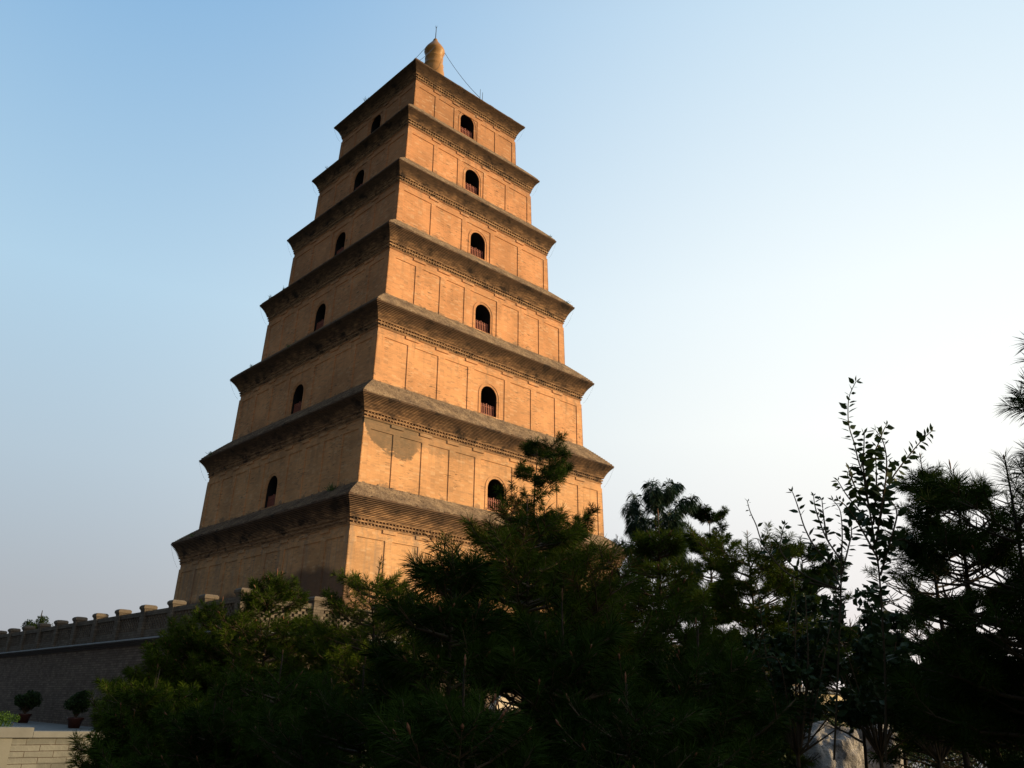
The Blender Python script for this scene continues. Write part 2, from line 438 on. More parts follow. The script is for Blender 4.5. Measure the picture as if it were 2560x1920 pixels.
    prof+=[(W+.0,zt+.08),(W+.0,zt+.19),(W+.14,zt+.19),(W+.14,zt+.30),(W+.03,zt+.30),(W+.03,zt+.41),(W+.20,zt+.41)]
    zc=zt+.50; n=11; top=zl-.10
    prof+=[(W+.20,zc)]
    for j in range(n):
        t0=(j+1)/n
        out=W+.20+(a-.04-W-.20)*(.62*t0+.38*t0**2.4)
        z0=zc+(top-zc)*j/n; z1=zc+(top-zc)*(j+1)/n
        prof+=[(out,z0),(out,z0+(z1-z0)*.58),(out-.07,z0+(z1-z0)*.60),(out-.07,z1)]
    prof+=[(a,top),(a,zl)]
    cb.ring(prof)
    cb.ring([(a,zl),(a-.25,zl+.05)])
    for (za,zz),pr in ((d1,.14),(d2,.17)):
        step=.26
        nn=int(2*W/step)
        for k in range(4):
            T=side_T(k)
            for j in range(nn):
                u=-W+ (j+.5)*2*W/nn
                # saw-tooth brick: a wedge pointing outwards
                hw=.082; o0=W-.02; o1=W+pr
                vs=[(u-hw,o0,za),(u+hw,o0,za),(u+hw*.5,o1,za),(u-hw*.5,o1,za)]
                vs+= [(p[0],p[1],zz) for p in vs]
                cb.add([T(p) for p in vs],[(3,2,6,7),(2,1,5,6),(0,3,7,4)])
    # broken bricks and rubble on the lip give it an uneven edge
    for k in range(4):
        T=side_T(k)
        u=-a+.05
        while u<a-.3:
            L_=random.uniform(.15,.6)
            if random.random()<.62:
                cb.box(u,min(u+L_,a-.02),a-random.uniform(.28,.2),a-random.uniform(.01,.10),zl-.02,zl+random.uniform(.03,.10),T)
            u+=L_+random.uniform(0,.4)
    co=cb.build('cornice',cm,so)
    # the stepped slope above the lip
    rb=MB()
    if i<7:
        wn=ST[i+1]['w']+.05; zn=ST[i+1]['zb']
        n=13; prof=[(a-.12,zl+.03)]
        for j in range(n):
            t=(j+1)/n; t0=j/n
            aa=a-.12-(a-.12-wn)*t0; zz=zl+.03+(zn+.02-zl-.03)*(t**.92)
            an=a-.12-(a-.12-wn)*t
            prof+=[(aa,zz),(an,zz)]
        rb.ring(prof)
        for k in range(4):
            T=side_T(k)
            for _ in range(int(a*26)):
                t=random.random(); u=random.uniform(-1,1)
                aa=a-.12-(a-.12-wn)*t; zz=zl+(zn-zl)*t
                u*=aa-.2; s1=random.uniform(.05,.16)
                rb.box(u,u+s1*1.8,aa-.12,aa+random.uniform(.0,.06),zz-.02,zz+random.uniform(.06,.16),T)
    else:
        rb.ring([(a-.1,zl+.03),(a-.35,zl+.16),(3.2,58.0),(1.5,59.4),(1.5,59.7),(.02,59.72)])
        for k in range(4):
            T=side_T(k)
            for j in range(-18,19):
                u=j*.34
                p0=(u,a-.3,zl+.15); f=max(abs(u)/ (a-.35),0)
                o1=max(abs(u),1.5); z1=58.0+(o1-3.2)/(a-.35-3.2)*(zl+.16-58.0) if o1>3.2 else 58.0+(3.2-o1)/(1.7)*1.4
                rb.tube([T((u,a-.3,zl+.17)),T((u,o1,z1+.03))],[.06,.06],5)
    ro=rb.build('roof_slope',M_slope,so)
    return so
for i in range(1,8): storey(i)

# brick plinth under storey one
pb=MB(); pb.ring([(13.6,4.602),(13.6,5.35),(13.3,5.45),(12.75,5.62),(12.6,5.62)])
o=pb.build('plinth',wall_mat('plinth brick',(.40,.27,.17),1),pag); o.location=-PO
# finial
fb=MB()
fp=[(1.55,59.7),(1.5,60.1),(1.28,60.5),(1.15,61.2),(1.18,61.8),(1.14,62.3),(1.06,62.7),(.99,63.0),(1.03,63.1),(1.03,63.22),(.96,63.3),
    (.93,63.6),(.93,64.0),(.95,64.05),(.95,64.15),(.86,64.25),(.85,64.45),(.98,64.75),(1.07,65.0),(1.05,65.2),(.93,65.45),(.76,65.72),(.57,66.0),(.42,66.22),(.31,66.4),(.24,66.5),(.25,66.6),(.17,66.76),(.03,66.86)]
fb.lathe(fp,28)
o=fb.build('finial',M_finial,pag,True); o.location=-PO
rb=MB(); rb.tube([(0,0,66.8),(0,0,68.45)],[.045,.03],6)
for t in range(4):
    an=t*math.pi/2+.4; rb.tube([(0,0,68.2),(.14*math.cos(an),.14*math.sin(an),68.55)],[.014,.010],4)
o=rb.build('lightning_rod',M_metal,pag); o.location=-PO
for (p,q_) in (((.8,-.6,65.2),(1.25,-6.3,56.2)),((-.9,.5,65.3),(-6.0,3.6,56.3)),((.0,.9,65.2),(3.0,6.3,56.1)),((-.5,-.8,65.1),(-6.4,-5.2,55.9))):
    rb=MB(); pts=[]
    for t in np.linspace(0,1,9):
        P=Vector(p).lerp(Vector(q_),t); P.z-=.35*4*t*(1-t); pts.append(P)
    rb.tube(pts,[.022]*9,4); o=rb.build('guy_wire',M_metal,pag); o.location=-PO
for dx in (1.95,2.25):
    rb=MB(); rb.tube([(dx,-5.4,56.2),(dx,-5.4,58.2 if dx<2 else 58.0)],[.035,.02],5)
    o=rb.build('lightning_spike',M_metal,pag); o.location=-PO
# bell wires hanging from the cornice corners back to the walls
for i in range(1,8):
    S=ST[i]
    for (cx,cy) in ((-1,1),(1,-1)):
        rb=MB(); pts=[]
        A=Vector((cx*(S['a']-.02),cy*(S['a']-.02),S['zl']-.1)); B=Vector((cx*(S['w']+.12),cy*(S['w']+.12),S['zt']-.3))
        for t in np.linspace(0,1,8):
            P=A.lerp(B,t); P.z-=.22*4*t*(1-t); pts.append(P)
        rb.tube(pts,[.006]*8,4); o=rb.build('corner_wire',M_metal,pag); o.location=-PO

def tuft(P, n, size, name, mat, parent=None, up=.8, w=.02):
    V=[];F=[]
    r=np.random.default_rng(int(abs(P[0]*97+P[1]*31+P[2]*11))%99991)
    for _ in range(n):
        d=r.normal(size=3); d[2]=abs(d[2])+up; d/=np.linalg.norm(d)
        s=np.cross(d,r.normal(size=3)); s/=np.linalg.norm(s)
        b=np.array(P)+r.normal(size=3)*size*.3*np.array([1,1,.15])
        L=size*r.uniform(.5,1.2); k=len(V)
        V+= [b-s*w,b+s*w,b+d*L*.6+s*w*1.3,b+d*L]; F.append((k,k+1,k+2,k+3))
    return np_mesh(name,V,F,mat,parent)
for (i,x,y,sz,nn) in ((1,-12.3,-7.9-1.6,.55,60),(2,-12.5,10.4,.35,25),(3,-11.3,7.5,.35,22),(3,-11.3,1.2,.3,15),(4,-10.1,8.4,.4,22),(4,-10.1,6.0,.45,18),(7,-6.6,1.3,.45,24),(5,8.2,-8.9,.4,20),(4,9.3,-10.1,.35,18),(6,-7.8,5.2,.3,16),(1,-13.2,9.5,.4,25)):
    zz=ST[i]['zl']+.08
    if i==1 and x>-13: zz+=.85
    o=tuft((x,y,zz),nn,sz,'weed',M_weed,pag); o.location=-PO

# ------------------------------------------------------------------ platform and balustrades
PX,PY,PZ=23.5,21.98,4.6
M_plat=masonry('platform grey brick',(.175,.122,.092),(.26,.19,.142),(.09,.065,.05),.42,.125,.012)
M_bal=masonry('balustrade brick',(.155,.118,.088),(.215,.168,.125),(.10,.078,.06),.40,.13,.012)
M_white=simple('pale coping stone',(.30,.30,.30),.7,.25,3)
M_cap=simple('weathered cap stone',(.165,.125,.09),.9,.35,5,.03)
plat=empty('brick_platform',(0,0,0)); tag(plat,'big dark grey brick terrace platform under the pagoda, with a thin pale coping line','platform')
mb=MB(); mb.add([(-PX,-PY,-.3),(PX,-PY,-.3),(PX,PY,-.3),(-PX,PY,-.3),(-PX+.12,-PY+.12,4.28),(PX-.12,-PY+.12,4.28),(PX-.12,PY-.12,4.28),(-PX+.12,PY-.12,4.28)],[(0,1,5,4),(1,2,6,5),(2,3,7,6),(3,0,4,7)])
mb.build('wall',M_plat,plat)
def ring4(mb,ax,ay,prof):
    b=len(mb.v)
    for (o_,z) in prof: mb.v.extend([(-ax-o_,-ay-o_,z),(ax+o_,-ay-o_,z),(ax+o_,ay+o_,z),(-ax-o_,ay+o_,z)])
    for i in range(len(prof)-1):
        for k in range(4):
            k2=(k+1)%4; mb.f.append((b+i*4+k,b+i*4+k2,b+i*4+4+k2,b+i*4+4+k)); mb.m.append(0)
mb=MB(); ring4(mb,PX,PY,[(-.13,4.28),(-.02,4.28),(-.02,4.36),(.06,4.36),(.06,4.45),(.16,4.45),(.16,4.52)]); mb.build('moulding',simple('dark moulding brick',(.07,.055,.05),.9,.3,3),plat)
mb=MB(); ring4(mb,PX,PY,[(.15,4.52),(.20,4.52),(.20,4.575),(.165,4.60),(-.4,4.604)])
mb.build('coping',M_white,plat)
mb=MB(); mb.add([(-PX-.0,-PY,PZ),(PX,-PY,PZ),(PX,PY,PZ),(-PX,PY,PZ)],[(0,1,2,3)]); mb.build('floor',simple('platform paving',(.22,.20,.18),.9,.2,2),plat)

def balustrade(name,label,A,B,n,skip_first=False):
    A=Vector(A);B=Vector(B); d=(B-A); Ltot=d.length; d.normalize(); nrm=Vector((-d.y,d.x,0))
    root=empty(name,(A.x,A.y,PZ)); root.rotation_euler=(0,0,math.atan2(d.y,d.x)); tag(root,label,'balustrade','brick balustrades round the platform')
    sp=Ltot/n; pw=.27
    def post_mb(x,cap=1.0):
        m=MB(); jx=random.uniform(-.02,.02); h=1.42
        m.box(x-pw,x+pw,-pw,pw,.005,h)
        c=(pw+.075)*cap
        # chamfered cap: block, slab, weathered top
        pr=[(pw-.03,h),(pw+.02,h),(pw+.02,h+.03),(c,h+.09),(c,h+.20),(c-.07,h+.27),(.02,h+.30)]
        b=len(m.v)
        for (a_,z) in pr: m.v.extend([(x-a_+jx,-a_,z),(x+a_+jx,-a_,z),(x+a_+jx,a_,z),(x-a_+jx,a_,z)])
        for i in range(len(pr)-1):
            for k in range(4):
                k2=(k+1)%4; m.f.append((b+i*4+k,b+i*4+k2,b+i*4+4+k2,b+i*4+4+k)); m.m.append(1 if i>1 else 0)
        return m
    for i in range(n+1):
        if i==0 and skip_first: continue
        post_mb(i*sp,1.15 if i==0 else 1.0).build('post',[M_bal,M_cap],root)
    for i in range(n):
        x0,x1=i*sp+pw,(i+1)*sp-pw
        m=MB(); m.box(x0,x1,-.19,.19,1.13,1.36); m.build('rail',M_bal,root)
        m=MB(); m.box(x0,x1,-.14,.14,.005,.42); 
        pitch=.335; bw=.205; ch=.1395
        for r in range(5):
            z0=.424+r*(ch+.0015); z1=z0+ch
            x=x0+(0 if r%2 else -pitch/2)
            while x<x1:
                a0,a1=max(x,x0),min(x+bw,x1)
                if a1-a0>.03: m.box(a0,a1,-.11,.11,z0,z1)
                x+=pitch
            
        m.build('lattice_panel',M_bal,root)
    return root
balustrade('balustrade','pierced brick balustrade with capped posts running left along the shaded platform edge',(-PX+.25,PY-.25,0),(-PX+.25,-PY+.25,0),12)
balustrade('balustrade','sunlit pierced brick balustrade running right behind the pines from the corner post',(-PX+.25,-PY+.25,0),(PX-.25,-PY+.25,0),13,True)

# ------------------------------------------------------------------ ground
def sheet(name,x0,x1,y0,y1,z,mat,label=None):
    m=MB(); m.add([(x0,y0,z),(x1,y0,z),(x1,y1,z),(x0,y1,z)],[(0,1,2,3)]); o=m.build(name,mat); o['kind']='structure'; return o
n=NB('garden soil and thin grass'); a=n.noise(n.geo.outputs['Position'],.7,5); c=n.mix(n.smooth(a,.4,.6),(.045,.04,.022),(.035,.055,.018)); n.bump(n.noise(n.geo.outputs['Position'],6,5),.8,.05)
M_ground=n.done(c,.95)
sheet('ground',-3000,3000,-3000,3000,0,M_ground)
n=NB('grey paving'); x,y,z=n.sep(); br=n.brick(n.comb(x,y,0),(.20,.19,.175),(.27,.25,.23),(.11,.10,.09),1.2,.6,.02)
a=n.noise(n.geo.outputs['Position'],1.5,4); M_pave=n.done(n.mix(n.math('MULTIPLY',a,.4),br.outputs['Color'],(.16,.15,.13)),.8)
TZ=.25
m=MB(); m.box(-58,-PX-.002,-38.75,40,-.2,TZ); o=m.build('terrace',M_pave); o['kind']='structure'
o=sheet('path',-20,14,-56,-31,.008,simple('pale path slabs',(.34,.33,.36),.8,.15,2))

# low wall in the left foreground
M_block=masonry('pale ashlar block',(.20,.19,.168),(.275,.26,.228),(.10,.072,.055),.50,.107,.007,dirt=.5)
M_cope=simple('stone coping',(.225,.212,.195),.85,.35,2.5,.01)
lw=empty('low_stone_wall',(-36,-38.9,0)); tag(lw,'low pale block wall with flat coping, half in sun at the lower left, its left end a step higher','wall')
m=MB(); m.box(-35.595,-22,-38.895,-38.6,-.1,.944); o=m.build('wall',M_block,lw); o.location=(36,38.9,0)
m=MB(); m.box(-40,-35.60,-38.91,-38.58,-.1,.944); o=m.build('end_pier',simple('smooth pier stone',(.225,.21,.18),.85,.35,2,.01),lw); o.location=(36,38.9,0)
m=MB(); m.box(-35.27,-22,-38.93,-38.55,.958,1.063); m.box(-40,-35.28,-38.94,-38.54,.958,1.128)
m.box(-39.9,-22,-38.86,-38.62,.94,.96)
o=m.build('coping',M_cope,lw); o.location=(36,38.9,0)

# garden wall far behind the pines on the right
M_gw=simple('sunlit plaster wall',(.55,.44,.30),.9,.15,.6)
P0=at(1850,1700,62); dq=CM@np.array([(2330-1280)/FPX,-(1700-960)/FPX,-1.0]); P1=CAM+dq*(P0[1]-CAM[1])/dq[1]
gw=empty('garden_wall',(P0[0],P0[1],0))
tag(gw,'beige plaster garden wall glimpsed far behind the pine trunks at right','wall')
Lg=math.hypot(P1[0]-P0[0],P1[1]-P0[1])
m=MB(); m.box(-2,Lg,-.2,.2,-.1,3.4); m.build('wall',M_gw,gw)
m=MB(); m.add([(-2,-.45,3.4),(Lg,-.45,3.4),(Lg,0,3.75),(-2,0,3.75),(-2,.45,3.4),(Lg,.45,3.4)],[(0,1,2,3),(3,2,5,4),(0,4,5,1),(0,3,4),(1,5,2)]); m.build('tiled_coping',simple('grey tile',(.10,.10,.10),.8,.3,4),gw)

# ------------------------------------------------------------------ foliage
M_bark=simple('pine bark',(.05,.034,.024),.95,.4,14,.01)
M_twig=simple('twig bark',(.09,.06,.035),.9,.35,20)
M_bud=simple('pine candle bud',(.20,.085,.045),.7,.3,40)
M_need=leaf_mat('pine needles dark',(.014,.032,.004),(.042,.072,.008),1.6,.7,.18,.05)
M_need2=leaf_mat('pine needles olive',(.030,.052,.004),(.085,.118,.010),1.4,.7,.2,.05)
M_need3=leaf_mat('pine needles bluish',(.018,.042,.018),(.042,.074,.034),1.6,.5,.12,.25)
M_broad=leaf_mat('broad leaves',(.018,.034,.010),(.040,.066,.018),3,.55,.22,.15)
M_hedge=leaf_mat('hedge leaves',(.05,.055,.014),(.10,.095,.025),2,.5,.2,.25)
M_lime=leaf_mat('bright bush leaves',(.035,.075,.008),(.08,.15,.015),3,.5,.3,.25)
M_brown=leaf_mat('browning needles',(.09,.035,.01),(.16,.07,.02),3,.6,.1,.1)

def unit(a): return a/np.maximum(np.linalg.norm(a,axis=-1,keepdims=True),1e-9)
def tubes_np(segs):
    """segs: list of (p0,p1,r0,r1) -> open triangular/4-gon tubes, joined as numpy"""
    p0=np.array([s[0] for s in segs]);p1=np.array([s[1] for s in segs]);r0=np.array([s[2] for s in segs]);r1=np.array([s[3] for s in segs])
    d=unit(p1-p0); ref=np.where(np.abs(d[:,2:3])<.9,np.array([[0,0,1.]]),np.array([[1.,0,0]]))
    a=unit(np.cross(d,ref)); b=np.cross(d,a); n=4; V=[]
    for P,r in ((p0,r0),(p1,r1)):
        for k in range(n):
            t=2*math.pi*k/n; V.append(P+(a*math.cos(t)+b*math.sin(t))*r[:,None])
    V=np.stack(V,1)                       # (m,8,3)
    m_=len(segs); base=(np.arange(m_)*8)[:,None,None]
    F=np.array([[k,(k+1)%n,n+(k+1)%n,n+k] for k in range(n)])[None]+base
    return V.reshape(-1,3),F.reshape(-1,4)

def needles_np(r, sh_p, sh_d, sh_L, nper, nlen, nw, ang=(38,74), droop=.0, tipbias=1.0, org=None):
    """shoots (p,d,L arrays) -> needle triangles"""
    m_=len(sh_p)
    t=r.uniform(.08,1,(m_,nper))**(1/tipbias)
    base=sh_p[:,None]+sh_d[:,None]*(sh_L[:,None]*t)[...,None]
    rv=r.normal(size=(m_,nper,3)); perp=unit(rv-(rv*sh_d[:,None]).sum(-1,keepdims=True)*sh_d[:,None])
    al=np.radians(ang[1]+(ang[0]-ang[1])*t+r.normal(size=t.shape)*8)
    d=sh_d[:,None]*np.cos(al)[...,None]+perp*np.sin(al)[...,None]
    d[...,2]-=droop; d=unit(d)
    ln=nlen*r.uniform(.75,1.15,(m_,nper))
    side=unit(np.cross(d,r.normal(size=d.shape)))
    mid=base+d*(ln*.55)[...,None]
    tip=base+d*ln[...,None]; tip[...,2]-=ln*(.10+droop*.5)
    w_=nw*.5
    V=np.stack([base-side*w_*.6, base+side*w_*.6, mid+side*w_, tip, mid-side*w_],2).reshape(-1,5,3)
    if org is not None:
        V=V[gap_keep(V[:,2]+org)&gap_keep(V[:,3]+org)]
    k=len(V); V=V.reshape(-1,3); F=np.arange(k)[:,None]*5+np.array([0,1,2,3,4])[None]
    return V,F

# openings between the branches: (u, v, half width, half height) as seen in the photo
GAPS=[(1258,1752,48,24),(2072,1850,68,58),(2185,1838,52,40),(2006,1722,26,20),(2096,1728,20,26),(2350,1905,110,26),
      (2190,1478,60,32),(2230,1500,45,40),(2110,1515,40,16),(2225,1575,24,22),(2215,1635,36,14),(2290,1650,24,10),(2350,1470,55,22),(2450,1440,65,26),(2130,1240,34,80),(2125,1540,22,26),(2470,1570,34,12),(1780,1440,16,14),(1990,1410,28,12),(2340,1560,26,16),(2530,1610,22,18),(2400,1400,30,14),(2450,1300,26,16),(2370,1290,18,12),(2500,1250,20,14),(2440,1530,20,10),(2290,1590,26,14),(2170,1570,18,12),(2060,1480,16,10),(1930,1500,14,10),(1850,1440,14,8)]
GAPS_BROAD=[g for g in GAPS if g[1]>1640]
_gr=np.random.default_rng(99)
def gap_keep(P, gaps=None, d0=0):
    """False where a world point would stand in one of the openings"""
    d=(P-CAM)@CM; z=-d[:,2]; z=np.maximum(z,.05)
    u=1280+FPX*d[:,0]/z; v=960-FPX*d[:,1]/z
    keep=np.ones(len(P),bool)
    for (gu,gv,a_,b_) in (GAPS if gaps is None else gaps):
        q=((u-gu)/a_)**2+((v-gv)/b_)**2
        keep&=(q>_gr.uniform(.75,1.5,len(P)))
    return keep
def pine(apex, label, R=1.2, slope=1.0, whorl=.36, nl=.10, nw=.005, nper=46, mat=None, seed=1, group='young pines in the foreground garden',
         cat='pine tree', limb_up=28, droop=0., zmin=.5, lean=(0,0), nlimb=5, leader=.35, dens=1.0, buds=.5, gaps=0., name='pine_tree', plate=False, topR=.12, brown=False, shoot=.14, budsz=1.0, bare=0., bias=0.):
    """apex world point; the crown widens downwards to radius R, foliage kept above zmin"""
    r=np.random.default_rng(seed); apex=np.array(apex,float); H=apex[2]
    bx,by=apex[0]-lean[0],apex[1]-lean[1]
    root=empty(name,(bx,by,0)); tag(root,label,cat,group)
    def trunk(z):
        t=z/H; return np.array([lean[0]*t**1.3+.05*math.sin(z*1.7+seed), lean[1]*t**1.3+.05*math.cos(z*1.3+seed), z])
    tr=.0075*H+.004
    zs=np.linspace(0,H-.02,14); m=MB(); m.tube([trunk(z) for z in zs],[tr*(1-z/H)**.8+.004 for z in zs],7); 
    m.build('trunk',M_bark,root,True)
    limbs=[]; sp=[];sdn=[];sl=[]; heavy=[]
    def shoot_(p,d,L): sp.append(p); sdn.append(d/np.linalg.norm(d)); sl.append(L)
    # leader
    top=trunk(H-.02); shoot_(trunk(H-leader), np.array([0.02*r.normal(),.02*r.normal(),1.]), leader)
    z=H-leader*.9
    step=whorl
    while z>max(zmin-.2,.3):
        dz=H-z
        f=dz/(H-zmin)
        rad=min(R, topR+slope*dz)
        if dz<bare: z-=step; continue
        nlb=nlimb+int(r.integers(0,2))
        ph=r.uniform(0,6.28)
        for j in range(nlb):
            if r.random()<gaps: continue
            az=ph+2*math.pi*j/nlb+r.normal()*.25
            Lr=max(.05,(rad-.5*(shoot+nl))*r.uniform(.6,1.12))
            Lr*=1+bias*(.35*max(0,math.cos(az+.753))-1.0*max(0,-math.cos(az+.753)))
            Lr=max(Lr,.12)
            up=R_(limb_up*(1.15-.75*f)+r.normal()*7)
            if plate: up=R_(6+r.normal()*8)
            h=np.array([math.cos(az),math.sin(az),0])
            n_=max(3,int(Lr/.14)); pts=[]; p=trunk(min(z+r.normal()*.05,H-.03)-Lr*math.sin(max(up,0))*.55); cur=up*.6
            pts.append(p.copy())
            for i in range(n_):
                cur=up*.5+(R_(62 if not plate else 25)-up*.5)*(i/n_)**2.2
                dd=h*math.cos(cur)+np.array([0,0,math.sin(cur)])+r.normal(size=3)*.09
                p=p+unit(dd)*Lr/n_; pts.append(p.copy())
            lr=.006+.009*Lr
            for i in range(n_):
                limbs.append((pts[i],pts[i+1],lr*(1-i/n_)+.003,lr*(1-(i+1)/n_)+.003))
            d_end=unit(pts[-1]-pts[-2]); shoot_(pts[-1]-d_end*shoot*.6,d_end,shoot*1.15)
            # side branchlets
            for i in range(1,n_+1):
                if i/n_<.22 and Lr>.5: continue
                for sgn in (-1,1):
                    if r.random()>.86*dens: continue
                    q=pts[i]; ax=unit(pts[i]-pts[i-1]); sd_=unit(np.cross(ax,np.array([0,0,1.])))*sgn
                    bl=(Lr*(1-i/n_)*.45+.12)*r.uniform(.7,1.25)
                    bd=unit(ax*.75+sd_*.75+np.array([0,0,r.uniform(.0,.55)]))
                    e=q+bd*bl
                    limbs.append((q,e,.006,.003))
                    nsh=max(1,int(bl/(shoot*.75)))
                    for s_ in range(nsh):
                        b_=q+bd*(bl*(s_+.3)/nsh)
                        d2=unit(bd+np.array([0,0,.35])+r.normal(size=3)*.28)
                        if s_<nsh-1: d2=unit(d2+sd_*r.choice([-.6,.6]))
                        shoot_(b_,d2,shoot*r.uniform(.75,1.15))
        z-=step*r.uniform(.8,1.2); 
    sp_=np.array(sp);sd_=np.array(sdn);sl_=np.array(sl)
    org=np.array([bx,by,0.])
    ok=gap_keep(sp_+sd_*sl_[:,None]*.5+org); sp_,sd_,sl_=sp_[ok],sd_[ok],sl_[ok]
    V,F=needles_np(r,sp_,sd_,sl_,nper,nl,nw,droop=droop,org=org)
    if brown:
        mi=(r.random(len(F)//40+1)<.06).astype(int).repeat(40)[:len(F)]
        np_mesh('crown',V,F,[mat or M_need,M_brown],root,mi)
    else: np_mesh('crown',V,F,mat or M_need,root)
    segs=limbs+[(sp_[i],sp_[i]+sd_[i]*sl_[i],.0035,.0025) for i in range(len(sp_))]
    V,F=tubes_np(segs); np_mesh('branches',V,F,M_twig,root)
    # candle buds at the shoot tips
    tips=sp_+sd_*sl_[:,None]; keep=r.random(len(sp_))<buds*.2; keep[0]=buds>0
    if keep.any():
        bs=[]
        for i in np.nonzero(keep)[0]:
            L=r.uniform(.015,.04)*budsz*(1.8 if i==0 else 1); e=tips[i]+unit(sd_[i]+np.array([0,0,.5]))*L
            bs.append((tips[i]-sd_[i]*.01,tips[i]+(e-tips[i])*.5,.005*budsz,.007*budsz)); bs.append((tips[i]+(e-tips[i])*.5,e,.007*budsz,.002))
        V,F=tubes_np(bs); o=np_mesh('buds',V,F,M_bud,root)
        o['kind']='stuff'
    return root

def px(u,v,d): return at(u,v,d)
# (u, v, distance) of each apex in the photo, then its own look
N_=dict(nl=.105,nw=.0032,nper=62)
pine(px(1316,1256,6.4),'tallest near pine, its pointed top just below the lower arched window',R=1.2,slope=1.25,seed=11,whorl=.19,dens=1.15,mat=M_need2,zmin=1.1,buds=1.0,brown=True,topR=.14,nlimb=8,**N_)
pine(px(1125,1402,5.2),'small near pine with long bristling needles against the sunlit pagoda base',R=.55,slope=.75,nl=.13,nw=.003,nper=85,seed=12,whorl=.22,mat=M_need,zmin=.9,buds=.9,nlimb=6,topR=.12,leader=.22)
pine(px(952,1402,10.5),'slim pointed pine standing just right of the pagoda corner',R=.85,slope=1.35,nl=.085,nw=.0048,nper=60,seed=13,whorl=.24,mat=M_need2,zmin=1.0,nlimb=7,topR=.08,shoot=.13)
D_=dict(nl=.085,nw=.005,nper=58,shoot=.13)
pine(px(691,1436,12.5),'bushy pine with one bare upright candle before the damp brown stain',R=1.25,slope=1.15,seed=14,whorl=.24,mat=M_need2,zmin=1.0,buds=1.0,budsz=1.5,leader=.26,nlimb=8,topR=.08,**D_)
pine(px(556,1500,13.2),'olive pine hiding the foot of the balustrade corner post',R=1.3,slope=1.3,seed=15,whorl=.24,mat=M_need2,zmin=.9,nlimb=8,topR=.15,buds=.9,**D_)
pine(px(470,1560,12.6),'olive pine crossing the pale coping line of the platform',R=.9,slope=1.0,seed=41,whorl=.22,mat=M_need2,zmin=.9,nlimb=8,topR=.12,buds=.9,**D_)
pine(px(820,1530,11.5),'olive pine below the right half of the balustrade',R=.9,slope=1.1,seed=42,whorl=.22,mat=M_need2,zmin=.9,nlimb=8,topR=.15,buds=.7,**D_)
pine(px(400,1668,9.6),'low round pine, leftmost of the pine mass, before the grey platform wall',R=.66,slope=1.5,seed=16,whorl=.17,mat=M_need2,zmin=.7,nlimb=9,topR=.15,**D_)
pine(px(325,1790,9.2),'lowest and leftmost clump of pine, over the end of the stone wall',R=.33,slope=1.2,seed=43,whorl=.15,mat=M_need,zmin=.6,nlimb=8,topR=.12,leader=.15,**D_)
pine(px(700,1630,8.3),'dark low pine under the bushy pine with the bare candle',R=1.0,slope=1.1,seed=17,whorl=.2,mat=M_need,zmin=.8,nlimb=8,topR=.2,**D_)
pine(px(530,1730,8.0),'dark low pine second from the stone wall, at the bottom left',R=.85,slope=1.2,seed=18,whorl=.18,mat=M_need,zmin=.7,nlimb=9,topR=.2,**D_)
pine(px(905,1655,6.4),'dark near pine with reddish buds at the bottom, left of centre',R=.85,slope=1.0,seed=19,whorl=.2,mat=M_need,zmin=.8,nlimb=8,topR=.15,buds=.8,**N_)
pine(px(1410,1500,5.4),'near pine with long dark needles right of the tallest near pine',R=.85,slope=.75,nl=.12,nw=.003,nper=70,seed=20,whorl=.22,mat=M_need,zmin=.9,nlimb=7,topR=.12,buds=1.0)
pine(px(1175,1660,4.4),'closest pine, a low dark crown at the bottom centre with a pinkish bud',R=.72,slope=.8,nl=.12,nw=.0028,nper=72,seed=21,whorl=.19,mat=M_need,zmin=.8,nlimb=7,topR=.12,buds=1.0,budsz=1.2)
pine(px(1645,1296,8.5),'pine with a tall candle, below the drooping blue green tree',R=.95,slope=.7,nl=.10,nw=.0042,nper=60,seed=22,whorl=.25,mat=M_need2,zmin=.9,nlimb=7,topR=.08,buds=.8,budsz=1.6)
pine(px(1745,1560,6.0),'dark near pine with grassy needles left of the rocks',R=.72,slope=.9,nl=.12,nw=.0032,nper=70,seed=23,whorl=.2,mat=M_need,zmin=.9,nlimb=7,topR=.12,buds=.8)
pine(px(1560,1700,4.8),'low black green pine at the bottom, right of centre',R=.7,slope=1.0,nl=.115,nw=.003,nper=70,seed=24,whorl=.18,mat=M_need,zmin=.85,nlimb=7,topR=.15,buds=.7)
pine(px(1868,1336,11.5),'broad olive pine with a flat top left of the leafy saplings',R=.85,slope=1.8,nl=.10,nw=.0055,nper=62,seed=25,whorl=.24,mat=M_need2,zmin=1.2,nlimb=8,topR=.32,buds=.6)
pine(px(1500,1440,9.5),'shadowed pine behind the tallest near pine, beside the pagoda foot',R=1.1,slope=.9,nl=.095,nw=.0048,nper=58,seed=26,whorl=.25,mat=M_need,zmin=.9,nlimb=7,topR=.1)
# farther, airier pines
G2='taller pines behind the near ones'
pine(px(1340,1096,21),'open pine with flat tufted layers in front of the sunlit pagoda wall',bias=.5,R=1.8,slope=.92,nl=.16,nw=.010,nper=60,seed=31,whorl=.55,mat=M_need,zmin=3.0,nlimb=6,topR=.42,plate=False,limb_up=20,gaps=.2,buds=0,group=G2,shoot=.2,leader=.45)
pine(px(1636,1203,21),'blue green pine with drooping needle clusters, free against the sky',R=1.25,slope=1.0,nl=.22,nw=.012,nper=90,seed=32,whorl=.52,mat=M_need3,zmin=4,nlimb=6,topR=.62,dens=.42,droop=.75,buds=0,group=G2,shoot=.26,limb_up=62,gaps=.05,leader=.4)
pine(px(1768,1270,24),'slender pine with a bare leader and rounded tufts against the sky',R=1.2,slope=.8,nl=.13,nw=.013,nper=60,seed=33,whorl=.62,mat=M_need,zmin=3.0,nlimb=6,topR=.42,gaps=.1,buds=0,group=G2)
